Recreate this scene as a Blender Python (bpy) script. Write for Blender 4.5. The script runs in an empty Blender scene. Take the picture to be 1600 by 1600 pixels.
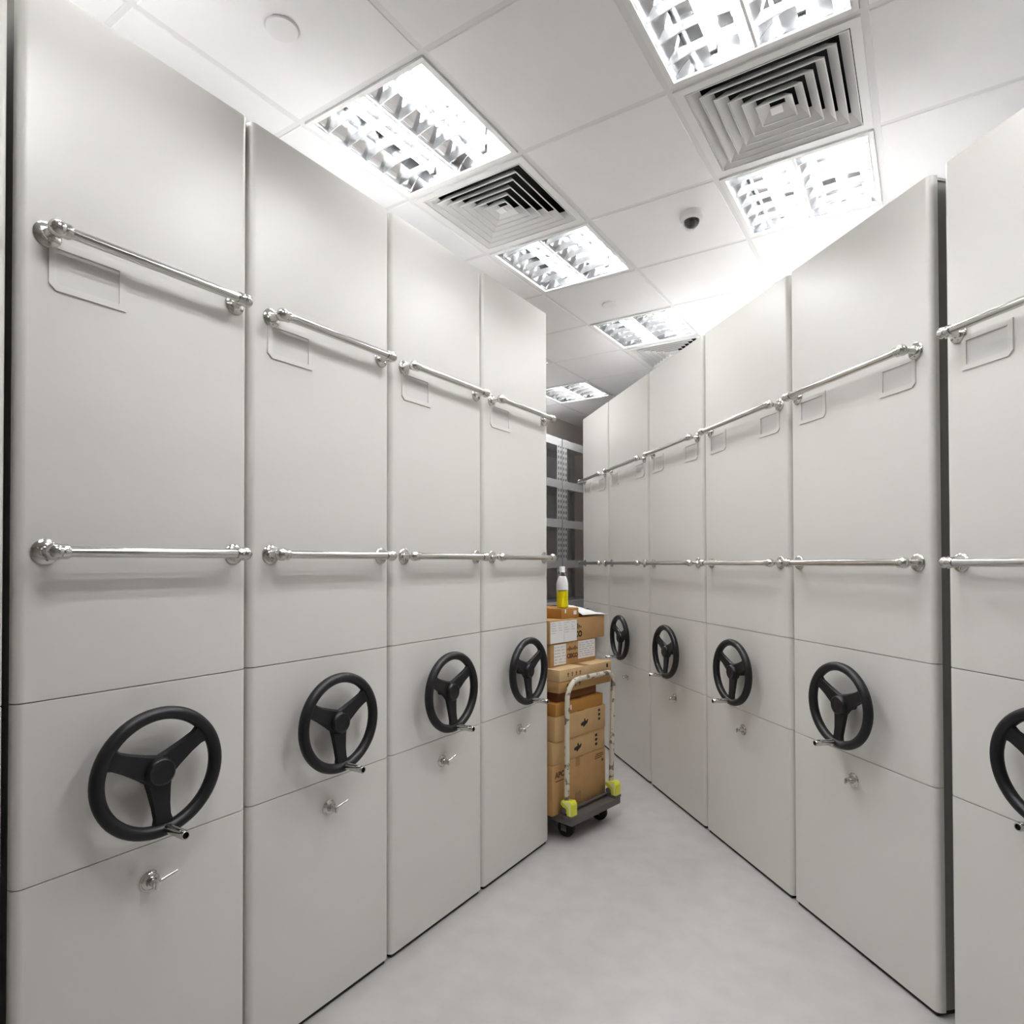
import bpy, bmesh, math, random
from mathutils import Vector, Matrix
random.seed(7)
sc = bpy.context.scene
COL = sc.collection
PI = math.pi

# ------------------------------------------------------------------ camera
CAM_H = 1.45
F_PX, PPY, PITCH, ROLL, YAW = 991.92, 867.36, .0128, .0021, .5763
R0 = Vector((math.cos(YAW), math.sin(YAW), 0)); F0 = Vector((-math.sin(YAW), math.cos(YAW), 0)); U0 = Vector((0, 0, 1))
FW = F0*math.cos(PITCH) + U0*math.sin(PITCH)
UU = -F0*math.sin(PITCH) + U0*math.cos(PITCH)
RT = R0*math.cos(ROLL) - UU*math.sin(ROLL)
UP = R0*math.sin(ROLL) + UU*math.cos(ROLL)
cam = bpy.data.cameras.new('camera'); camo = bpy.data.objects.new('camera', cam); COL.objects.link(camo)
cam.sensor_width = 36; cam.lens = F_PX/1600*36; cam.shift_y = (PPY-800)/1600; cam.clip_start = .02
B = -FW
camo.matrix_world = Matrix(((RT.x, UP.x, B.x, 0), (RT.y, UP.y, B.y, 0), (RT.z, UP.z, B.z, CAM_H), (0, 0, 0, 1)))
sc.camera = camo
# ------------------------------------------------------------------ world, exposure
w = bpy.data.worlds.new('world'); sc.world = w; w.use_nodes = True
w.node_tree.nodes['Background'].inputs[0].default_value = (.8, .85, .9, 1)
w.node_tree.nodes['Background'].inputs[1].default_value = .05
vs = sc.view_settings
vs.view_transform = 'Standard'; vs.look = 'None'; vs.gamma = 1; vs.use_curve_mapping = False
vs.exposure = 2.72
TUBE_POWER = 26.0
sc.cycles.use_denoising = True
sc.cycles.max_bounces = 9; sc.cycles.diffuse_bounces = 6; sc.cycles.glossy_bounces = 4; sc.cycles.adaptive_threshold = .025
sc.cycles.sample_clamp_indirect = 8
sc.cycles.caustics_reflective = False

# ------------------------------------------------------------------ materials
def mat(name, col, rough=.5, metal=0, spec=.5, noise=None, bump=None, emit=None, trans=0, ior=1.45, coat=0):
    """noise=(scale, amount, [second colour]) mottles the colour, bump=(scale, strength) gives fine relief"""
    m = bpy.data.materials.new(name); m.use_nodes = True
    nt = m.node_tree; b = nt.nodes['Principled BSDF']
    b.inputs['Base Color'].default_value = (*col, 1); b.inputs['Roughness'].default_value = rough
    b.inputs['Metallic'].default_value = metal; b.inputs['Specular IOR Level'].default_value = spec
    b.inputs['Transmission Weight'].default_value = trans; b.inputs['IOR'].default_value = ior
    b.inputs['Coat Weight'].default_value = coat
    tc = nt.nodes.new('ShaderNodeTexCoord')
    if noise:
        n = nt.nodes.new('ShaderNodeTexNoise'); n.inputs['Scale'].default_value = noise[0]; n.inputs['Detail'].default_value = 6
        nt.links.new(tc.outputs['Object'], n.inputs['Vector'])
        r = nt.nodes.new('ShaderNodeValToRGB'); nt.links.new(n.outputs['Fac'], r.inputs['Fac'])
        c2 = noise[2] if len(noise) > 2 else tuple(max(0, c*(1-noise[1])) for c in col)
        r.color_ramp.elements[0].position = noise[3] if len(noise) > 3 else .35
        r.color_ramp.elements[1].position = noise[4] if len(noise) > 4 else .65
        r.color_ramp.elements[0].color = (*c2, 1); r.color_ramp.elements[1].color = (*col, 1)
        nt.links.new(r.outputs['Color'], b.inputs['Base Color'])
    if bump:
        n = nt.nodes.new('ShaderNodeTexNoise'); n.inputs['Scale'].default_value = bump[0]; n.inputs['Detail'].default_value = 3
        nt.links.new(tc.outputs['Object'], n.inputs['Vector'])
        bp = nt.nodes.new('ShaderNodeBump'); bp.inputs['Strength'].default_value = bump[1]; bp.inputs['Distance'].default_value = .002
        nt.links.new(n.outputs['Fac'], bp.inputs['Height']); nt.links.new(bp.outputs['Normal'], b.inputs['Normal'])
    if emit:
        b.inputs['Emission Color'].default_value = (*emit[0], 1); b.inputs['Emission Strength'].default_value = emit[1]
    return m
M = {}
M['panel'] = mat('powder_coat_grey', (.735, .72, .688), .34, spec=.5, noise=(1.3, .02))
M['body'] = mat('shelving_body_grey', (.38, .38, .36), .6)
M['cover'] = mat('bounce_sheet_pale', (.62, .61, .60), .6)  # pale tone of the added sheet that bounces light upward
M['shade_plinth'] = mat('gap_shade_black', (.02, .02, .02), .7)  # near-black, stands in for shade in the floor gap
M['chrome'] = mat('satin_chrome', (.60, .59, .565), .13, metal=1)
M['nickel'] = mat('bright_nickel', (.58, .57, .55), .10, metal=1)
M['black'] = mat('black_plastic', (.007, .0065, .008), .45, spec=.45, bump=(300, .08))
M['rubber'] = mat('black_rubber', (.010, .010, .010), .7)
M['card'] = mat('label_card', (.68, .67, .65), .5)
M['ceiling'] = mat('ceiling_tile_white', (.90, .90, .90), .75, noise=(5, .02))
M['tbar'] = mat('ceiling_bar_white', (.78, .78, .78), .5)
M['whitemetal'] = mat('white_enamel', (.84, .84, .83), .4)
M['reflector'] = mat('white_reflector', (.88, .89, .89), .3, spec=.6)
M['mirror'] = mat('specular_aluminium', (.76, .77, .78), .13, metal=1)
M['blade'] = mat('brushed_aluminium', (.62, .63, .64), .24, metal=1)
M['tube'] = mat('lamp_tube_glow', (.9, .9, .9), .4, emit=((.985, .99, 1.0), TUBE_POWER))
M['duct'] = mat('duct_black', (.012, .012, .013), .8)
M['floor'] = mat('vinyl_floor', (.57, .555, .545), .42, spec=.35, noise=(9, .05, (.525, .51, .50)), bump=(60, .05))
M['wall'] = mat('painted_wall', (.74, .68, .64), .8, noise=(3, .03))
M['rack'] = mat('rack_grey', (.72, .72, .72), .45, metal=.05, noise=(40, .08))
M['rackback'] = mat('rack_panel_grey', (.80, .80, .81), .5)
M['hole'] = mat('slot_dark', (.03, .03, .03), .8)
def kraft(n, c): return mat('kraft_'+n, c, .8, noise=(14, .10), bump=(90, .15))
M['kraft'] = kraft('tan', (.50, .295, .122))
M['kraft2'] = kraft('light', (.58, .375, .175))
M['kraft3'] = kraft('orange', (.46, .215, .045))
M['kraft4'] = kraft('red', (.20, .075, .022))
M['kraft5'] = kraft('pale', (.62, .43, .23))
M['tape'] = mat('parcel_tape', (.36, .20, .075), .25)
M['ink'] = mat('black_ink', (.02, .016, .014), .7)
M['brownink'] = mat('brown_ink', (.12, .05, .025), .7)
M['greyink'] = mat('grey_ink', (.42, .42, .45), .7)
M['paper'] = mat('white_paper', (.83, .83, .82), .6)
M['yellow'] = mat('yellow_plastic', (.72, .74, .06), .35)
M['yellowpale'] = mat('worn_yellow', (.86, .86, .42), .4)
M['deck'] = mat('grey_deck_plastic', (.105, .095, .088), .55, bump=(120, .2))
M['trolleypaint'] = mat('chipped_cream_paint', (.62, .58, .48), .45, noise=(27, .5, (.19, .14, .10), .40, .47), bump=(60, .15))
M['plastic'] = mat('clear_bottle', (.97, .98, .98), .05, trans=1, ior=1.08)
M['cap'] = mat('white_cap', (.88, .88, .88), .4)
M['liquid'] = mat('yellow_drink', (.95, .80, .0), .3)
M['lens'] = mat('smoked_dome', (.012, .012, .014), .08, coat=.5)
M['wrap'] = mat('white_plastic_wrap', (.86, .86, .85), .3, bump=(22, .9))

# ------------------------------------------------------------------ mesh helpers
def link(name, me, m, parent=None):
    o = bpy.data.objects.new(name, me); COL.objects.link(o)
    if m is not None and not me.materials: me.materials.append(M[m])
    if parent is not None: o.parent = parent
    return o
def finish(bm, name, m, parent=None, smooth=False, bevel=0, seg=2, loc=None, rot=None):
    if bevel:
        bmesh.ops.bevel(bm, geom=bm.edges[:], offset=bevel, segments=seg, affect='EDGES', profile=.5)
    bmesh.ops.recalc_face_normals(bm, faces=bm.faces[:])
    me = bpy.data.meshes.new(name); bm.to_mesh(me); bm.free()
    if smooth:
        for p in me.polygons: p.use_smooth = True
        if smooth != 'all':
            try: me.set_sharp_from_angle(angle=math.radians(38))
            except Exception: pass
    o = link(name, me, m, parent)
    if loc: o.location = loc
    if rot: o.rotation_euler = rot
    return o
def box(bm, x0, x1, y0, y1, z0, z1):
    vs = [bm.verts.new((x, y, z)) for z in (z0, z1) for y in (y0, y1) for x in (x0, x1)]
    for f in ((0, 2, 3, 1), (4, 5, 7, 6), (0, 1, 5, 4), (2, 6, 7, 3), (0, 4, 6, 2), (1, 3, 7, 5)):
        bm.faces.new([vs[i] for i in f])
    return vs
def boxo(name, x0, x1, y0, y1, z0, z1, m, parent=None, bevel=0, seg=2, smooth=False):
    bm = bmesh.new(); box(bm, x0, x1, y0, y1, z0, z1)
    return finish(bm, name, m, parent, bevel=bevel, seg=seg, smooth=smooth)
def basis(d):
    d = Vector(d).normalized(); a = Vector((0, 0, 1)) if abs(d.z) < .9 else Vector((1, 0, 0))
    x = d.cross(a).normalized(); y = d.cross(x).normalized(); return x, y, d
def lathe(bm, prof, origin=(0, 0, 0), axis=(0, 0, 1), n=24):
    """prof: list of (radius, height) along axis"""
    x, y, d = basis(axis); o = Vector(origin); rings = []
    for r, h in prof:
        if r < 1e-6: rings.append([bm.verts.new(o + d*h)])
        else: rings.append([bm.verts.new(o + d*h + x*(r*math.cos(2*PI*k/n)) + y*(r*math.sin(2*PI*k/n))) for k in range(n)])
    for a, b in zip(rings, rings[1:]):
        for k in range(n):
            k2 = (k+1) % n
            if len(a) == 1 and len(b) == 1: continue
            if len(a) == 1: bm.faces.new((a[0], b[k], b[k2]))
            elif len(b) == 1: bm.faces.new((a[k], b[0], a[k2]))
            else: bm.faces.new((a[k], b[k], b[k2], a[k2]))
    for r in (rings[0], rings[-1]):
        if len(r) > 2: bm.faces.new(r)
def cyl(bm, p0, p1, r, n=16):
    p0 = Vector(p0); p1 = Vector(p1); L = (p1-p0).length
    lathe(bm, [(r, 0), (r, L)], p0, p1-p0, n)
def sphere(bm, c, r, n=16, k=8, axis=(0, 0, 1)):
    lathe(bm, [(r*math.sin(PI*i/k), -r*math.cos(PI*i/k)) for i in range(k+1)], c, axis, n)
def tube(bm, pts, r, n=12, closed=False):
    pts = [Vector(p) for p in pts]; N = len(pts); rings = []; prev = None
    for i, p in enumerate(pts):
        if closed: t = pts[(i+1) % N]-pts[i-1]
        else: t = (pts[min(i+1, N-1)]-pts[max(i-1, 0)])
        t.normalize()
        if prev is None: x, y, _ = basis(t)
        else:
            x = (prev - t*prev.dot(t)).normalized(); y = t.cross(x).normalized()
        prev = x
        rings.append([bm.verts.new(p + x*(r*math.cos(2*PI*k/n)) + y*(r*math.sin(2*PI*k/n))) for k in range(n)])
    for i in range(N if closed else N-1):
        a, b = rings[i], rings[(i+1) % N]
        for k in range(n): bm.faces.new((a[k], a[(k+1) % n], b[(k+1) % n], b[k]))
    if not closed: bm.faces.new(rings[0]); bm.faces.new(rings[-1])
def prism(bm, poly, y0, y1, fn=None):
    """poly of (x,z) extruded along y"""
    fn = fn or (lambda x, y, z: (x, y, z))
    a = [bm.verts.new(fn(x, y0, z)) for x, z in poly]; b = [bm.verts.new(fn(x, y1, z)) for x, z in poly]
    bm.faces.new(a); bm.faces.new(b[::-1]); n = len(poly)
    for k in range(n): bm.faces.new((a[k], a[(k+1) % n], b[(k+1) % n], b[k]))
def empty(name, loc=(0, 0, 0), rz=0):
    o = bpy.data.objects.new(name, None); COL.objects.link(o); o.location = loc; o.rotation_euler = (0, 0, rz); o.empty_display_size = .1
    return o
def tag(o, label=None, cat=None, group=None, kind=None):
    if label: o['label'] = label
    if cat: o['category'] = cat
    if group: o['group'] = group
    if kind: o['kind'] = kind
    return o
def copy_tree(o, parent=None):
    c = o.copy(); COL.objects.link(c)
    if parent is not None: c.parent = parent
    for ch in o.children: copy_tree(ch, c)
    return c
def text_mesh(s, size, extrude=.0004):
    cu = bpy.data.curves.new('print', 'FONT'); cu.body = s; cu.size = size; cu.align_x = 'CENTER'; cu.align_y = 'CENTER'; cu.extrude = extrude; cu.offset = size*.045; cu.resolution_u = 2
    o = bpy.data.objects.new('print', cu); COL.objects.link(o)
    bpy.context.view_layer.update()
    me = bpy.data.meshes.new_from_object(o.evaluated_get(bpy.context.evaluated_depsgraph_get()))
    bpy.data.objects.remove(o); bpy.data.curves.remove(cu)
    return me

# ------------------------------------------------------------------ room
HC = 3.0906; GX, GY, T = -1.9352, 1.5359, .6
XL, XR, YN, YF = -3.48, GX+8*T, GY-7*T, GY+10*T
tag(boxo('floor', XL-.1, XR+.1, YN-.1, YF+.1, -.08, 0, 'floor'), 'pale grey mottled vinyl floor', kind='structure')
tag(boxo('wall_left', XL-.1, XL, YN, YF, 0, HC+.25, 'wall'), kind='structure')
tag(boxo('wall_right', XR, XR+.1, YN, YF, 0, HC+.25, 'wall'), kind='structure')
tag(boxo('wall_near', XL-.1, XR+.1, YN-.1, YN, 0, HC+.25, 'wall'), kind='structure')
tag(boxo('wall_far', XL-.1, XR+.1, YF, YF+.1, 0, HC+.25, 'wall'), kind='structure')

LIGHTS = [(0, 0), (0, 2), (0, 4), (2, 0), (2, 2), (-2, 6), (0, -2), (2, -2), (2, 4), (4, 0), (-2, 4)]  # unseen fittings at the end of the list are added to light the room
VENTS = [(0, 1), (2, 1), (0, 5)]
ceil = boxo('ceiling', XL-.1, XR+.1, YN-.1, YF+.1, HC+.20, HC+.25, 'ceiling')
tag(ceil, 'white suspended ceiling of square tiles', kind='structure')
tile_me = None
for i in range(-3, 8):
    for j in range(-7, 10):
        if (i, j) in LIGHTS or (i, j) in VENTS: continue
        x0 = max(GX+i*T, XL); x1 = GX+(i+1)*T; y0 = GY+j*T; y1 = y0+T
        g = .009
        if i == -3:
            boxo('tile', x0, x1-g, y0+g, y1-g, HC+.001, HC+.015, 'ceiling', ceil)
            continue
        if tile_me is None:
            bm = bmesh.new(); box(bm, -T/2+g, T/2-g, -T/2+g, T/2-g, 0, .014)
            bmesh.ops.bevel(bm, geom=[e for e in bm.edges if all(v.co.z < .001 for v in e.verts)], offset=.0035, segments=1, affect='EDGES')
            o = finish(bm, 'tile', 'ceiling', ceil); tile_me = o.data
        else: o = link('tile', tile_me, None, ceil)
        o.location = (GX+(i+.5)*T, GY+(j+.5)*T, HC+.001)
for i in range(-2, 8):
    x = GX+i*T; bm = bmesh.new(); box(bm, x-.0115, x+.0115, YN, YF, HC+.0035, HC+.007); box(bm, x-.002, x+.002, YN, YF, HC+.007, HC+.04)
    finish(bm, 'ceiling_bar', 'tbar', ceil)
for j in range(-6, 10):
    y = GY+j*T; bm = bmesh.new(); box(bm, XL, XR, y-.0115, y+.0115, HC+.0039, HC+.0074); box(bm, XL, XR, y-.002, y+.002, HC+.0074, HC+.04)
    finish(bm, 'ceiling_bar', 'tbar', ceil)

# ------------------------------------------------------------------ mobile shelving units
# local frame: x to the right along the row, -y out into the aisle, z up, front face at y = 0
def panel(name, w, z0, z1, parent):
    bm = bmesh.new(); box(bm, -w/2, w/2, 0, .030, z0, z1)
    fe = [e for e in bm.edges if abs(e.verts[0].co.z-e.verts[1].co.z) > .01 and e.verts[0].co.y < .01]
    bmesh.ops.bevel(bm, geom=fe, offset=.019, segments=6, affect='EDGES', profile=.5)
    fe = [e for e in bm.edges if abs(e.verts[0].co.z-e.verts[1].co.z) < 1e-5 and max(v.co.y for v in e.verts) < .0195]
    bmesh.ops.bevel(bm, geom=fe, offset=.0016, segments=2, affect='EDGES')
    return finish(bm, name, 'panel', parent, smooth=True)
RAIL = {}
def rail(parent, xa, xb, z):
    key = round(xb-xa, 3); o_ = .054
    if key not in RAIL:
        L = xb-xa; d = {}
        bm = bmesh.new(); cyl(bm, (.012, -o_, 0), (L-.012, -o_, 0), .0125, 20)
        d['bar'] = bm
        fl = bmesh.new(); lathe(fl, [(0, 0), (.029, 0), (.029, .003), (.026, .006), (.013, .008), (.0105, .012), (.0095, o_-.010), (0, o_-.006)], (0, 0, 0), (0, -1, 0), 24)
        for a in (.6, 2.7, 4.8): cyl(fl, (.019*math.cos(a), -.003, .019*math.sin(a)), (.019*math.cos(a), -.0085, .019*math.sin(a)), .0026, 8)
        d['fl'] = fl
        el = bmesh.new(); sphere(el, (0, -o_, 0), .0195, 20, 10, (1, 0, 0)); lathe(el, [(.0165, .008), (.017, .022), (.0150, .026), (.0125, .026)], (0, -o_, 0), (1, 0, 0), 20)
        d['el'] = el
        for k in d:
            bmesh.ops.recalc_face_normals(d[k], faces=d[k].faces[:]); me = bpy.data.meshes.new(k); d[k].to_mesh(me); d[k].free()
            for p in me.polygons: p.use_smooth = True
            try: me.set_sharp_from_angle(angle=math.radians(40))
            except Exception: pass
            me.materials.append(M['chrome']); d[k] = me
        RAIL[key] = d
    d = RAIL[key]; L = xb-xa
    b = link('handrail', d['bar'], None, parent); b.location = (xa, 0, z)
    for q, f in ((0, 0), (L, PI)):
        e = link('flange', d['fl'], None, b); e.location = (q, 0, 0)
        e = link('elbow', d['el'], None, b); e.location = (q, 0, 0)
        if f: e.scale = (-1, 1, 1)
    return b
def label_holder(parent, x0, x1, z0, z1, cham):
    """raised frame, window recessed, one bottom corner cut off (cham -1 left, 1 right)"""
    c = .014; fw = .0155
    def outl(i):
        a, b, p, q = x0+i, x1-i, z0+i, z1-i; k = c - i*.45
        if cham < 0: return [(a+k, p), (b, p), (b, q), (a, q), (a, p+k)]
        return [(b-k, p), (b, p+k), (b, q), (a, q), (a, p)]
    bm = bmesh.new(); o, i = outl(0), outl(fw); n = 5
    V = {}
    for nm, pl, y in (('of', o, -.0045), ('ob', o, 0), ('if', i, -.0045), ('ib', i, -.0008)):
        V[nm] = [bm.verts.new((x, y, z)) for x, z in pl]
    for k in range(n):
        l = (k+1) % n
        for a, b in (('ob', 'of'), ('of', 'if'), ('if', 'ib')):
            bm.faces.new((V[a][k], V[a][l], V[b][l], V[b][k]))
    h = finish(bm, 'label_holder', 'panel', parent)
    bm = bmesh.new(); bm.faces.new([bm.verts.new((x, -.0012, z)) for x, z in i]); finish(bm, 'label_card', 'card', h)
WH = {}
def handwheel(parent, z, turn, grip):
    if not WH:
        R, r, o = .1440, .0172, .062
        bm = bmesh.new(); N = 64
        rings = []
        for k in range(N):
            a = 2*PI*k/N; c, s = math.cos(a), math.sin(a); ring = []
            for q in range(12):
                b = 2*PI*q/12; rr = R + r*.95*math.cos(b); ring.append(bm.verts.new((rr*c, -o + r*math.sin(b), rr*s)))
            rings.append(ring)
        for k in range(N):
            a, b = rings[k], rings[(k+1) % N]
            for q in range(12): bm.faces.new((a[q], a[(q+1) % 12], b[(q+1) % 12], b[q]))
        WH['rim'] = bm
        bm = bmesh.new()
        secs = [(.018, .036, .055), (.045, .0300, .055), (.085, .0240, .057), (.112, .0225, .060), (.128, .027, .062), (.142, .042, .062)]
        rows = []
        for d, hw, oo in secs:
            rows.append([bm.verts.new((sx*hw, -oo+dy, d)) for sx, dy in ((-1, .004), (-.8, -.006), (.8, -.006), (1, .004), (.8, .008), (-.8, .008))])
        for a, b in zip(rows, rows[1:]):
            for q in range(6): bm.faces.new((a[q], a[(q+1) % 6], b[(q+1) % 6], b[q]))
        bm.faces.new(rows[0]); bm.faces.new(rows[-1])
        WH['spoke'] = bm
        bm = bmesh.new(); lathe(bm, [(.019, 0), (.019, .03), (.036, .04), (.038, .058), (.035, .070), (.030, .0735), (.027, .0715), (.010, .0735), (0, .0735)], (0, 0, 0), (0, -1, 0), 32)
        WH['hub'] = bm
        bm = bmesh.new(); lathe(bm, [(.006, .060), (.006, .080), (.0105, .081), (.0112, .084), (.0112, .158), (.0100, .160), (.0078, .1598), (.0078, .15)], (0, 0, 0), (0, -1, 0), 20)
        WH['grip'] = bm
        bm = bmesh.new(); lathe(bm, [(.0078, .152), (0, .1525)], (0, 0, 0), (0, -1, 0), 20)
        WH['bore'] = bm
        for k in list(WH):
            b = WH[k]; bmesh.ops.recalc_face_normals(b, faces=b.faces[:]); me = bpy.data.meshes.new(k); b.to_mesh(me); b.free()
            for p in me.polygons: p.use_smooth = True
            try: me.set_sharp_from_angle(angle=math.radians(42))
            except Exception: pass
            me.materials.append(M['nickel' if k == 'grip' else 'rubber' if k == 'bore' else 'black']); WH[k] = me
    rim = link('handwheel', WH['rim'], None, parent); rim.location = (0, 0, z)
    for a in (PI+turn, PI/3+turn, -PI/3+turn):       # pointing down, upper right, upper left
        s = link('spoke', WH['spoke'], None, rim); s.rotation_euler = (0, a, 0)
    link('hub', WH['hub'], None, rim)
    g = link('crank_grip', WH['grip'], None, rim); g['label'] = 'chrome crank grip on the wheel rim'
    ga = PI+turn+grip; g.location = (.137*math.sin(ga), 0, .137*math.cos(ga))
    b = link('grip_bore', WH['bore'], None, rim); b.location = g.location
    return rim
LK = {}
def lock(parent, x, z, side):
    if not LK:
        bm = bmesh.new(); lathe(bm, [(0, 0), (.026, 0), (.026, .002), (.0225, .0035), (.021, .0025), (.019, .0045), (.0125, .006), (.0125, .016), (0, .0165)], (0, 0, 0), (0, -1, 0), 28); LK['plate'] = bm
        bm = bmesh.new(); lathe(bm, [(.0095, .012), (.0095, .030), (.008, .034), (0, .035)], (0, 0, 0), (0, -1, 0), 20); box(bm, -.003, .003, -.0375, -.033, -.011, .006); LK['knob'] = bm
        bm = bmesh.new(); cyl(bm, (.006, -.026, .001), (.052, -.030, .013), .0038, 12); sphere(bm, (.052, -.030, .013), .0042, 10, 6); LK['lever'] = bm
        for k in list(LK):
            b = LK[k]; bmesh.ops.recalc_face_normals(b, faces=b.faces[:]); me = bpy.data.meshes.new(k); b.to_mesh(me); b.free()
            for p in me.polygons: p.use_smooth = True
            try: me.set_sharp_from_angle(angle=math.radians(42))
            except Exception: pass
            me.materials.append(M['nickel']); LK[k] = me
    p = link('lock', LK['plate'], None, parent); p.location = (x, 0, z)
    link('lock_knob', LK['knob'], None, p); l = link('lock_lever', LK['lever'], None, p)
    return p
def unit(label, wdt, zs, loc, rz, depth, double, turn, wheel=True, fa=.06, fb=.045, grip=0, group='mobile shelving units'):
    u = empty('shelving_unit', loc, rz); tag(u, label, 'shelving', group)
    zt = 2.7545*zs
    panel('lower_panel', wdt, .016, .7415*zs, u); panel('middle_panel', wdt, .7435*zs, 1.1445*zs, u); panel('upper_panel', wdt, 1.1465*zs, zt, u)
    boxo('body', -wdt/2+.010, wdt/2-.010, .030, depth, .0155, zt-.012, 'body', u)
    boxo('bounce_sheet', -wdt/2+.004, wdt/2-.004, .030, depth, zt-.012, zt-.004, 'cover', u)  # unseen sheet added to bounce lamp light up to the ceiling
    boxo('shade_plinth', -wdt/2+.014, wdt/2-.014, .010, depth-.05, 0, .0155, 'shade_plinth', u)  # black and set forward so the floor gap reads as deep shade
    xa, xb = -wdt/2+fa, wdt/2-fb
    rail(u, xa, xb, 2.190*zs); rail(u, xa, xb, 1.4775*zs)
    if double:
        label_holder(u, -wdt/2+.062, -wdt/2+.222, 2.070*zs, 2.176*zs, 1); label_holder(u, wdt/2-.214, wdt/2-.060, 2.070*zs, 2.176*zs, 1)
    else: label_holder(u, -wdt/2+.057, -wdt/2+.222, 2.070*zs, 2.182*zs, -1)
    if wheel:
        handwheel(u, .937*zs, turn, grip); lock(u, .008 if not double else -.003, .650*zs, 1)
    return u
DL = 1.6475
LY = [(-.035, .5480, 'edge sliver of grey shelving unit at the very left of the picture'),
      (.5655, 1.1245, 'nearest whole left-row grey shelving unit, with the largest black handwheel'),
      (1.1335, 1.7075, 'left-row grey shelving unit second from the nearest, below the louvred light'),
      (1.7155, 2.2880, 'left-row grey shelving unit third from the nearest, next to the last one'),
      (2.2960, 2.8790, 'last grey shelving unit of left row, directly beside the boxes on the trolley')]
turns = [0, -.07, -.05, -.06, -.05]
for k, (a, b, lab) in enumerate(LY):
    unit(lab, b-a, 1.0, (-DL, (a+b)/2, 0), PI/2, 1.75, False, turns[k], fa=.055 if k == 1 else .070, fb=.043 if k else .11, group='left row of mobile shelving')
RA, RD = .782, 1.7353
NV = Vector((math.cos(RA), math.sin(RA), 0)); DR = Vector((-math.sin(RA), math.cos(RA), 0))
RY = [(.955, 1.6640, 'grey shelving unit cut by the right picture edge, its wheel half out of frame'),
      (1.7130, 2.4270, 'nearest whole right-row grey shelving unit, its rounded side edge showing'),
      (2.4420, 3.1690, 'right-row grey shelving unit second from the nearest whole one'),
      (3.1820, 3.8970, 'right-row grey shelving unit with wheel just right of the trolley handle'),
      (3.9090, 4.6510, 'grey shelving unit of right row partly behind the trolley stack, second from the far end'),
      (4.6620, 5.2910, 'farthest grey shelving unit of right row, beside the metal rack')]
for k, (a, b, lab) in enumerate(RY):
    p = NV*RD + DR*((a+b)/2)
    unit(lab, b-a, .981, (p.x, p.y, 0), RA-PI/2, 1.25, True, [.04, .06, .05, .03, .06, .0][k], fa=.05 if k in (1, 0) else .07, fb=.060, group='right row of mobile shelving')

# ------------------------------------------------------------------ ceiling fittings
def ceiling_light(loc):
    u = empty('ceiling_light', loc)
    H = .2875; I = .268; top = .095
    bm = bmesh.new()                     # flat trim with a short upstand
    for a, b, c, d in ((-H, H, -H, -I), (-H, H, I, H), (-H, -I, -I, I), (I, H, -I, I)): box(bm, a, b, c, d, -.004, .006)
    finish(bm, 'trim', 'whitemetal', u)
    bm = bmesh.new()                     # housing: side walls and top
    for a, b, c, d in ((-I-.004, I+.004, -I-.004, -I), (-I-.004, I+.004, I, I+.004), (-I-.004, -I, -I, I), (I, I+.004, -I, I)): box(bm, a, b, c, d, .004, top)
    box(bm, -I, I, -I, I, top, top+.004)
    finish(bm, 'housing', 'mirror', u)
    for s in (-1, 1):
        cx = s*I/2
        bm = bmesh.new(); lathe(bm, [(.013, 0), (.013, .505)], (cx, -.2525, .061), (0, 1, 0), 10)
        finish(bm, 'lamp_tube', 'tube', u, smooth=True)
        for e in (-1, 1): boxo('lamp_holder', cx-.012, cx+.012, e*.2545-(.0 if e > 0 else .012), e*.2545+(.012 if e > 0 else 0), .044, top, 'whitemetal', u, bevel=.002)
        for e in (-1, 1):                # parabolic side reflectors of each bay
            x_out = cx+e*(I/2-.004); pts = []
            for q in range(7):
                f = q/6; pts.append((x_out - e*.048*(f**1.7), .004+f*.057))
            bm = bmesh.new(); va = [bm.verts.new((x, -I+.002, z)) for x, z in pts]; vb = [bm.verts.new((x, I-.002, z)) for x, z in pts]
            vc = [bm.verts.new((x+e*.0018, -I+.002, z)) for x, z in pts]; vd = [bm.verts.new((x+e*.0018, I-.002, z)) for x, z in pts]
            for q in range(6):
                bm.faces.new((va[q], va[q+1], vb[q+1], vb[q])); bm.faces.new((vc[q], vd[q], vd[q+1], vc[q+1]))
            for P, Q in ((0, 0), (6, 6)): bm.faces.new((va[P], vb[P], vd[P], vc[P]))
            finish(bm, 'side_reflector', 'mirror', u, smooth=True)
        for k in range(5):               # cross blades, arched underside
            y = (k-2)*.098; bm = bmesh.new(); N = 8; rows = []
            for q in range(N+1):
                f = -1+2*q/N; x = cx+f*(I/2-.006); zb = .004+.016*(1-f*f); zt = .044
                rows.append([bm.verts.new(p) for p in ((x, y-.0018, zb), (x, y+.0018, zb), (x, y+.009, zt), (x, y-.009, zt))])
            for a, b in zip(rows, rows[1:]):
                for q in range(4): bm.faces.new((a[q], a[(q+1) % 4], b[(q+1) % 4], b[q]))
            bm.faces.new(rows[0]); bm.faces.new(rows[-1])
            finish(bm, 'cross_blade', 'blade', u)
    boxo('centre_bar', -.005, .005, -I, I, .001, .012, 'whitemetal', u)
    return u
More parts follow.
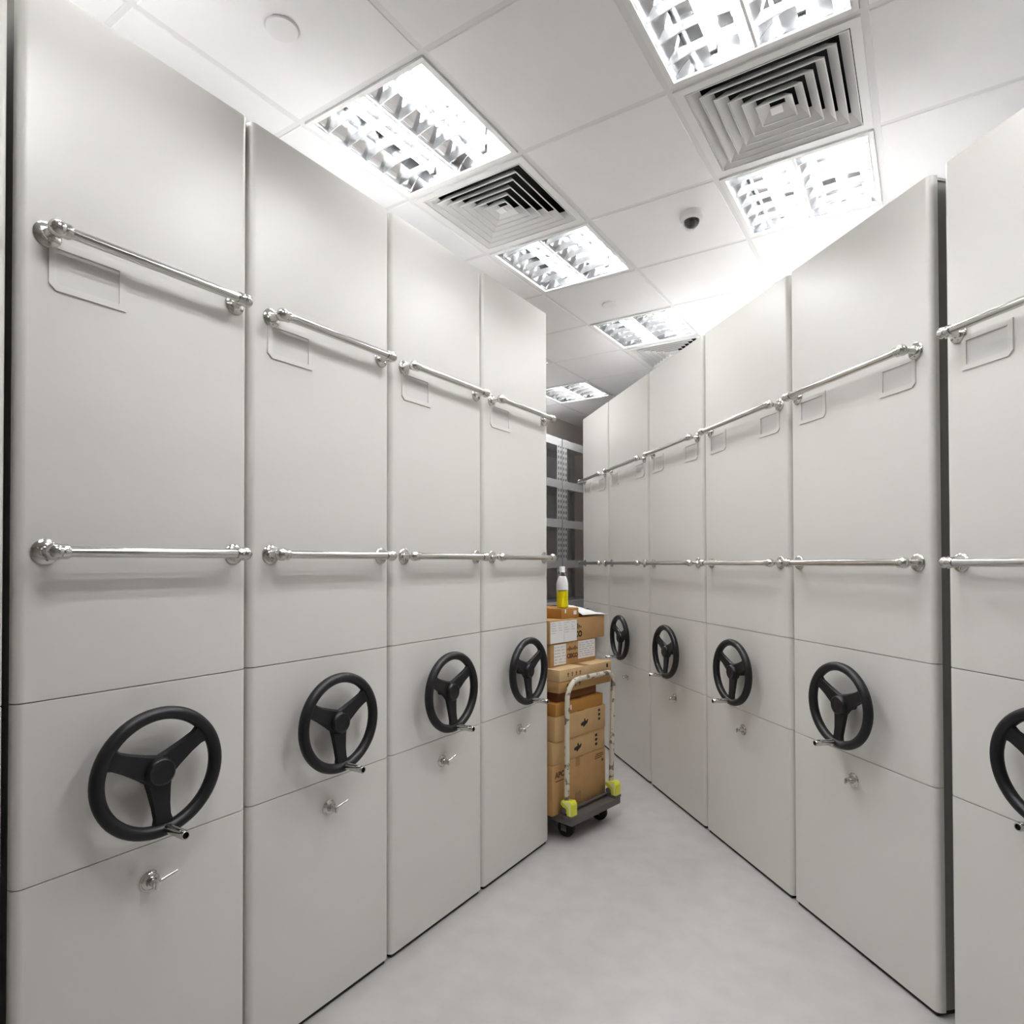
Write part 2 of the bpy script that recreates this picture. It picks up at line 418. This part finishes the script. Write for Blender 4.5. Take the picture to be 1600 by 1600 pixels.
LLAB = ['lit louvred ceiling light nearest on the left, above the left row', 'lit louvred ceiling light between the left square vent and the white cover disc',
        'lit louvred ceiling light in the middle distance with a vent just beyond it', 'lit louvred ceiling light cut by the top picture edge',
        'lit louvred ceiling light beyond the right square vent, beside the right row', 'farthest lit louvred ceiling light, above the metal rack end of the aisle',
        'added unseen louvred ceiling light behind the viewer on the left', 'added unseen louvred ceiling light behind the viewer on the right',
        'added unseen louvred ceiling light hidden above the right row', 'added unseen louvred ceiling light over the right row, out of the frame', 'added unseen louvred ceiling light over the racks, hidden behind the left row']
L0 = None
for (i, j), lab in zip(LIGHTS, LLAB):
    o = ceiling_light((0, 0, 0)) if L0 is None else copy_tree(L0)
    L0 = L0 or o
    o.location = (GX+(i+.5)*T, GY+(j+.5)*T, HC); tag(o, lab, 'ceiling light', 'recessed louvred ceiling lights')
def vent():
    u = empty('air_vent'); H = .2885
    def ring(ro, zo, ri, zi, th=.0022, bm=None):
        bm = bm or bmesh.new(); V = []
        for r, z in ((ro, zo), (ri, zi), (ri, zi+th), (ro, zo+th)): V.append([bm.verts.new((sx*r, sy*r, z)) for sx, sy in ((-1, -1), (1, -1), (1, 1), (-1, 1))])
        for a in range(4):
            A, Bq = V[a], V[(a+1) % 4]
            for k in range(4): bm.faces.new((A[k], A[(k+1) % 4], Bq[(k+1) % 4], Bq[k]))
        return bm
    bm = ring(H, -.004, .258, -.004, .010); finish(bm, 'frame', 'whitemetal', u)
    for k in range(6):
        ro = .254-k*.039; finish(ring(ro+.0015, -.006, ro-.0015, -.006, .0045, ring(ro, -.003, ro-.033, .034)), 'blade', 'whitemetal', u)
    bm = bmesh.new(); r = .020; box(bm, -r, r, -r, r, -.002, .002); finish(bm, 'centre_plate', 'whitemetal', u)
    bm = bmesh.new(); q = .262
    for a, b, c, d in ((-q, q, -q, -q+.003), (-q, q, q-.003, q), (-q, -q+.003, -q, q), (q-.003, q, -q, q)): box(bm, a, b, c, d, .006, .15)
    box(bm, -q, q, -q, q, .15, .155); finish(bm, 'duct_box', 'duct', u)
    return u
V0 = None
for (i, j), lab in zip(VENTS, ['square louvred air vent on the left between two lights', 'large square louvred air vent at upper right between two lights', 'air vent half hidden by the right row, beyond the third light']):
    o = vent() if V0 is None else copy_tree(V0)
    V0 = V0 or o
    o.location = (GX+(i+.5)*T, GY+(j+.5)*T, HC); tag(o, lab, 'air vent', 'square ceiling air vents')
for gx, gy, lab in ((.50, -.51, 'round white cover disc on the ceiling at upper left'), (.46, 3.60, 'small far white cover disc on the ceiling beyond the second light')):
    bm = bmesh.new(); lathe(bm, [(0, .0015), (.046, .0015), (.046, -.004), (.049, -.005), (.047, -.008), (.035, -.009), (0, -.0095)], (GX+gx*T, GY+gy*T, HC), (0, 0, 1), 40)
    tag(finish(bm, 'cover_disc', 'whitemetal', smooth=True), lab, 'cover plate', 'ceiling cover discs')
u = empty('dome_camera', (-.905, 2.95, HC)); tag(u, 'small white dome security camera on the ceiling', 'security camera')
bm = bmesh.new(); lathe(bm, [(0, .0015), (.055, .0015), (.056, -.012), (.053, -.026), (.044, -.032), (.036, -.033), (0, -.033)], (0, 0, 0), (0, 0, 1), 36); finish(bm, 'base', 'whitemetal', u, smooth=True)
bm = bmesh.new(); lathe(bm, [(.036*math.cos(PI/2*k/8), -.032-.034*math.sin(PI/2*k/8)) for k in range(9)], (0, 0, 0), (0, 0, 1), 28); finish(bm, 'lens_dome', 'lens', u, smooth=True)
bm = bmesh.new(); N = 20; V = []
for k in range(9):
    a = -1.35+2.7*k/8; V.append([bm.verts.new((.0385*math.sin(a)*.9, s*.008-.018*0, -.031-.037*math.cos(a))) for s in (-1, 1)])
for a, b in zip(V, V[1:]): bm.faces.new((a[0], a[1], b[1], b[0]))
for v in bm.verts: v.co.y += .021
o = finish(bm, 'shroud', 'whitemetal', u); md = o.modifiers.new('t', 'SOLIDIFY'); md.thickness = .0025
u.rotation_euler = (0, 0, .55)

# ------------------------------------------------------------------ slotted angle racks at the far wall
def rack(y0, y1, lab):
    u = empty('metal_rack', (-3.05, (y0+y1)/2, 0)); tag(u, lab, 'rack', 'grey slotted angle racks')
    W = (y1-y0)/2; D = .40; H = 2.69
    for sx in (0, 1):
        for s in (-1, 1):
            bm = bmesh.new(); xx = -sx*D; y = s*W
            box(bm, xx-.002, xx, min(y, y-s*.100), max(y, y-s*.100), 0, H)
            if sx == 0: box(bm, xx-.045, xx, min(y, y-s*.002), max(y, y-s*.002), 0, H)
            else: box(bm, xx, xx+.045, min(y, y-s*.002), max(y, y-s*.002), 0, H)
            p = finish(bm, 'post', 'rack', u)
            if sx == 0:
                bm = bmesh.new(); z = .9
                while z < H-.05:
                    for dy in (.026, .072): box(bm, xx-.001, xx+.0006, y-s*dy-.007, y-s*dy+.007, z, z+.028)
                    z += .055
                finish(bm, 'slots', 'hole', p)
    for z in (2.66, 2.24, 1.845, 1.44, 1.02, .55, .12):
        bm = bmesh.new(); box(bm, -.003, .0015, -W+.01, W-.01, z-.040, z+.040); box(bm, -D, -.003, -W+.005, W-.005, z+.036, z+.040)
        box(bm, -D, -D+.003, -W+.01, W-.01, z-.04, z+.04)
        finish(bm, 'shelf', 'rack', u)
    boxo('back_panel', -D-.004, -D-.001, -W, W, .1, H, 'rackback', u)
rack(4.62, 5.620, 'grey slotted metal rack behind the left row, left of the double post')
rack(5.630, 6.58, 'grey slotted metal rack against the far wall, right of the double post')

# ------------------------------------------------------------------ trolley and its load (one common frame, turned 10 degrees)
PHI = math.radians(10); TA = Vector((-1.527, 2.908, 0))
# local frame of trolley and boxes: x along the front edge (u), y into the depth (v)
RZ = PI/2-PHI
t = empty('platform_trolley', TA, RZ); tag(t, 'grey platform trolley with chipped cream handle and yellow brackets', 'trolley')
UW, VD, ZB, ZT = .449, .74, .095, .133
boxo('deck', 0, UW, 0, VD, ZB, ZT, 'deck', t, bevel=.006, smooth=True)
boxo('deck_mat', .02, UW-.02, .09, VD-.02, ZT, ZT+.003, 'rubber', t)
bm = bmesh.new(); pts = []
xa, xb, xta, xtb, zb, zt, r = .022, .425, .028, .452, .155, .832, .10
pts.append((xa, .05, zb))
for k in range(9):
    a = PI-PI/2*k/8; pts.append((xta+r+r*math.cos(a), .05, zt-r+r*math.sin(a)))
for k in range(9):
    a = PI/2-PI/2*k/8; pts.append((xtb-r*.55+r*.55*math.cos(a), .05, zt-r*.55+r*.55*math.sin(a)))
pts.append((xb, .05, zb)); tube(bm, pts, .0135, 14); finish(bm, 'handle', 'trolleypaint', t, smooth=True)
for q in (xa, xb):
    bm = bmesh.new()
    prism(bm, [(.070, .215), (.012, .222), (.000, .205), (.000, .145), (.030, .138), (.036, .170), (.075, .195)], -.024, .024, lambda v, x, z, q=q: (q+x, v, z))
    br = finish(bm, 'bracket', 'yellow', t, bevel=.003, smooth=True)
    for s in (-1, 1):
        bm = bmesh.new(); prism(bm, [(.062, .213), (.014, .216), (.006, .204), (.006, .150), (.014, .148), (.020, .190)], -.0025, .0025, lambda v, x, z, q=q, s=s: (q+s*.0245+x, v, z)); finish(bm, 'bracket_rib', 'yellowpale', br)
    boxo('bracket_foot', q-.027, q+.027, .0, .085, ZT, ZT+.014, 'deck', t)
    bm = bmesh.new(); cyl(bm, (q-.03, .05, .168), (q+.03, .05, .168), .016, 14); finish(bm, 'pivot', 'deck', t, smooth=True)
bm = bmesh.new(); cyl(bm, (xa+.03, .062, .150), (xb-.03, .062, .150), .008, 10); finish(bm, 'pedal_bar', 'deck', t, smooth=True)
for q, v in ((.075, .095), (UW-.075, .095), (.075, VD-.1), (UW-.075, VD-.1)):
    bm = bmesh.new(); lathe(bm, [(0, -.016), (.022, -.016), (.044, -.013), (.047, -.006), (.047, .006), (.044, .013), (.022, .016), (0, .016)], (q, v, .047), (1, .25, 0), 24)
    c = finish(bm, 'caster_wheel', 'rubber', t, smooth=True)
    bm = bmesh.new(); box(bm, q-.026, q-.022, v-.018, v+.018, .035, ZB-.004); box(bm, q+.022, q+.026, v-.018, v+.018, .035, ZB-.004); box(bm, q-.026, q+.026, v-.022, v+.022, ZB-.006, ZB); finish(bm, 'fork', 'nickel', c)

def carton(label, u0, u1, v0, v1, z0, z1, m, name='cardboard_box', group='cardboard boxes on the trolley', flaps=True):
    e = empty(name, TA, RZ)
    e.location = tuple(TA + Vector((math.cos(RZ)*u0-math.sin(RZ)*v0, math.sin(RZ)*u0+math.cos(RZ)*v0, z0))); tag(e, label, 'box', group)
    L, Dp, H = u1-u0, v1-v0, z1-z0
    boxo('carton', 0, L, 0, Dp, 0, H, m, e, bevel=.003, smooth=True)
    if flaps: boxo('tape', L*.44, L*.56, -.0006, Dp*.99, H-.0002, H+.0005, 'tape', e)
    e['dim'] = (L, Dp, H)
    return e
def flat(e, name, u0, u1, z0, z1, m, off=.0008, side=False):
    if side: return boxo(name, -off, .0, u0, u1, z0, z1, m, e)
    return boxo(name, u0, u1, -off, 0, z0, z1, m, e)
def put_text(e, s, size, uc, zc, m, side=False, bold=True, off=.0010):
    me = text_mesh(s, size, .0003); me.materials.clear(); me.materials.append(M[m])
    if bold:
        bm = bmesh.new(); bm.from_mesh(me)
        c = bm.copy(); 
        for v in bm.verts: v.co.x *= 1.0
        bm.to_mesh(me); bm.free(); c.free()
    o = link('printed_text', me, None, e)
    if side: o.location = (-off, uc, zc); o.rotation_euler = (PI/2, 0, -PI/2)
    else: o.location = (uc, -off, zc); o.rotation_euler = (PI/2, 0, 0)
    return o
def marks(e, rects, m, off=.0012, name='printed_mark'):
    bm = bmesh.new()
    for a, b, c, d in rects: box(bm, a, b, -off, -.0002, c, d)
    return finish(bm, name, m, e)
def bars(e, uc, zc, s, m):
    hs = [.35, .62, 1, .62, .35, .62, 1, .62, .35]
    marks(e, [(uc+(k-4)*s*.28-s*.075, uc+(k-4)*s*.28+s*.075, zc-(.0 if h < 1 else .25)*s*.5, zc+h*s*.5) for k, h in enumerate(hs)], m, name='printed_logo')
def lines(e, u0, u1, z0, z1, n, m, seed):
    rr = random.Random(seed); R = []
    for k in range(n):
        z = z1-(k+.5)*(z1-z0)/n; x = u0
        while x < u1-.006:
            l = rr.uniform(.006, .03); l = min(l, u1-x); R.append((x, x+l, z-.0016, z+.0016)); x += l+rr.uniform(.004, .02)
    return marks(e, R, m, off=.0016)

def handling_mark(e, uc, zc, s):
    bm = bmesh.new(); poly = [(-.9, -.5), (-.35, -.55), (-.25, -.95), (.1, -.7), (.4, -.45), (.75, -.2), (1, .35), (.85, .6), (.55, .25), (.3, .35), (.15, .85), (-.1, .8), (-.05, .3), (-.5, .2), (-.95, .0)]
    prism(bm, [(uc+x*s, zc+z*s*.75) for x, z in poly], -.0012, -.0002); finish(bm, 'printed_mark', 'ink', e)

b1 = carton('large tan cardboard box at the bottom of the stack, on the trolley deck', -.045, .432, .092, .66, ZT+.003, .395, 'kraft')
put_text(b1, 'APC', .040, .060, .205, 'brownink'); marks(b1, [(.025, .095, .172, .176)], 'brownink')
flat(b1, 'tape_strip', .195, .245, 0, .075, 'tape'); flat(b1, 'tape_strip', .20, .235, .215, .262, 'tape')
marks(b1, [(.375, .455, .225, .229), (.375, .440, .214, .218), (.385, .455, .236, .240), (.44, .455, .19, .205)], 'brownink')
b2 = carton('tan cardboard box with dark mark, directly on the large bottom box', -.040, .430, .094, .60, .396, .515, 'kraft2')
handling_mark(b2, .215, .055, .034); marks(b2, [(.375+q*.0, .395, .030+k*.025, .044+k*.025) for k in range(3) for q in (0,)], 'ink')
b3 = carton('tan cardboard box with dark mark, third from the bottom of the stack', -.030, .425, .086, .58, .516, .645, 'kraft2')
handling_mark(b3, .255, .060, .034); marks(b3, [(.385, .402, .050+k*.024, .064+k*.024) for k in range(3)], 'ink')
b4 = carton('flat orange-brown cardboard box with a small white sticker', -.022, .405, .088, .56, .646, .712, 'kraft3')
flat(b4, 'sticker', .125, .135, .020, .044, 'paper', off=.001)
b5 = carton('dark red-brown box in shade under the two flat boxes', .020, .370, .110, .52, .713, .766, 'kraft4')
b6 = carton('flat tan box with printed symbols, lower of the two overhanging ones', -.003, .470, .080, .60, .767, .825, 'kraft')
b7 = carton('flat tan box with printed symbols, upper of the two overhanging ones', .000, .478, .078, .60, .826, .888, 'kraft5')
for e in (b6, b7):
    for k in range(4):
        x = .065+k*.035; marks(e, [(x, x+.016, .034, .038), (x+.006, x+.010, .024, .044), (x+.002, x+.012, .022, .025)], 'brownink')
marks(b7, [(.425, .440, .028, .050)], 'ink')
b8 = carton('box covered in white shipping labels, under the topmost large box', .030, .445, .165, .60, .889, 1.015, 'kraft')
flat(b8, 'shipping_label', .030, .135, .008, .118, 'paper'); flat(b8, 'shipping_label', .245, .405, .022, .122, 'paper')
lines(b8, .035, .130, .012, .112, 6, 'greyink', 3); lines(b8, .255, .395, .030, .116, 7, 'greyink', 4)
put_text(b8, 'CISCO', .034, .192, .046, 'brownink'); bars(b8, .192, .080, .042, 'brownink')
b9 = carton('topmost large cardboard box with a white sheet taped on its front', .012, .525, .160, .60, 1.016, 1.143, 'kraft')
put_text(b9, 'CISCO', .046, .226, .034, 'ink'); bars(b9, .226, .070, .050, 'ink')
sh = boxo('paper_sheet', .010, .242, -.0030, -.0016, .002, .118, 'paper', b9)
bm = bmesh.new(); rr = random.Random(5)
for c0 in (.018, .132):
    for k in range(5):
        z = .108-k*.013; l = rr.uniform(.03, .09); box(bm, c0, c0+l*.5, -.0036, -.0030, z-.0012, z+.0012)
        if k < 4: box(bm, c0+.06, c0+.06+l*.35, -.0036, -.0030, z-.0012, z+.0012)
box(bm, .1255, .1265, -.0036, -.0030, .004, .116)
finish(bm, 'printed_lines', 'greyink', sh)
b10 = carton('small flat brown box under the bottle', .130, .285, .168, .38, 1.144, 1.199, 'kraft3', group='cardboard boxes on the trolley')
flat(b10, 'sticker', .108, .135, .018, .040, 'paper', off=.001); flat(b10, 'sticker', .030, .040, .030, .050, 'paper', off=.001)
# crumpled white plastic wrap lying on the topmost large box, right of the small box
bm = bmesh.new(); NU, NV2 = 14, 12; G = []
rr = random.Random(11)
for a in range(NU+1):
    row = []
    for b in range(NV2+1):
        uu = .300+(.545-.300)*a/NU; vv = .150+.36*b/NV2
        fu = a/NU; fv = b/NV2
        hgt = .060*math.sin(PI*min(1, fv*.9+.03))**.8*(1-fu**2.2)+.003 + rr.uniform(-.0025, .0025)*(0 if b == 0 else 1)
        hgt = max(hgt, .0025)
        row.append(bm.verts.new((uu, vv, hgt)))
    G.append(row)
for a in range(NU):
    for b in range(NV2): bm.faces.new((G[a][b], G[a+1][b], G[a+1][b+1], G[a][b+1]))
o = finish(bm, 'plastic_wrap', 'wrap', smooth='all', loc=(TA.x, TA.y, 1.1435), rot=(0, 0, RZ)); md = o.modifiers.new('t', 'SOLIDIFY'); md.thickness = .0015; md.offset = 1
tag(o, 'crumpled white plastic wrap on the topmost large box', 'plastic wrap')
# bottle
bu, bv = .185, .205
pos = TA + Vector((math.cos(RZ)*bu-math.sin(RZ)*bv, math.sin(RZ)*bu+math.cos(RZ)*bv, 1.2002))
u = empty('drink_bottle', pos); tag(u, 'clear plastic bottle half full of yellow drink on the stack', 'bottle')
bm = bmesh.new(); prof = [(0, .002), (.026, 0), (.031, .004), (.0325, .012), (.032, .05), (.031, .055), (.0325, .06), (.0325, .118), (.032, .135), (.026, .158), (.017, .178), (.0135, .186), (.0135, .200)]
lathe(bm, prof, (0, 0, 0), (0, 0, 1), 28); finish(bm, 'bottle_shell', 'plastic', u, smooth=True)
bm = bmesh.new(); lathe(bm, [(0, .004), (.027, .003), (.0305, .012), (.0305, .050), (.0295, .055), (.0305, .060), (.0305, .095), (0, .095)], (0, 0, 0), (0, 0, 1), 24); finish(bm, 'yellow_drink', 'liquid', u, smooth=True)
bm = bmesh.new(); lathe(bm, [(.0334, .100), (.0334, .135), (.0275, .158), (.0185, .178)], (0, 0, 0), (0, 0, 1), 28)
bmesh.ops.delete(bm, geom=[f for f in bm.faces if len(f.verts) > 4], context='FACES')
lb = finish(bm, 'bottle_label', 'paper', u, smooth=True)
bm = bmesh.new(); lathe(bm, [(0, .231), (.0145, .231), (.0155, .228), (.0155, .206), (.0165, .204), (.0165, .199), (.0, .199)][::-1], (0, 0, 0), (0, 0, 1), 24); finish(bm, 'cap', 'cap', u, smooth=True)
for o in bpy.data.objects:
    if 'dim' in o: del o['dim']
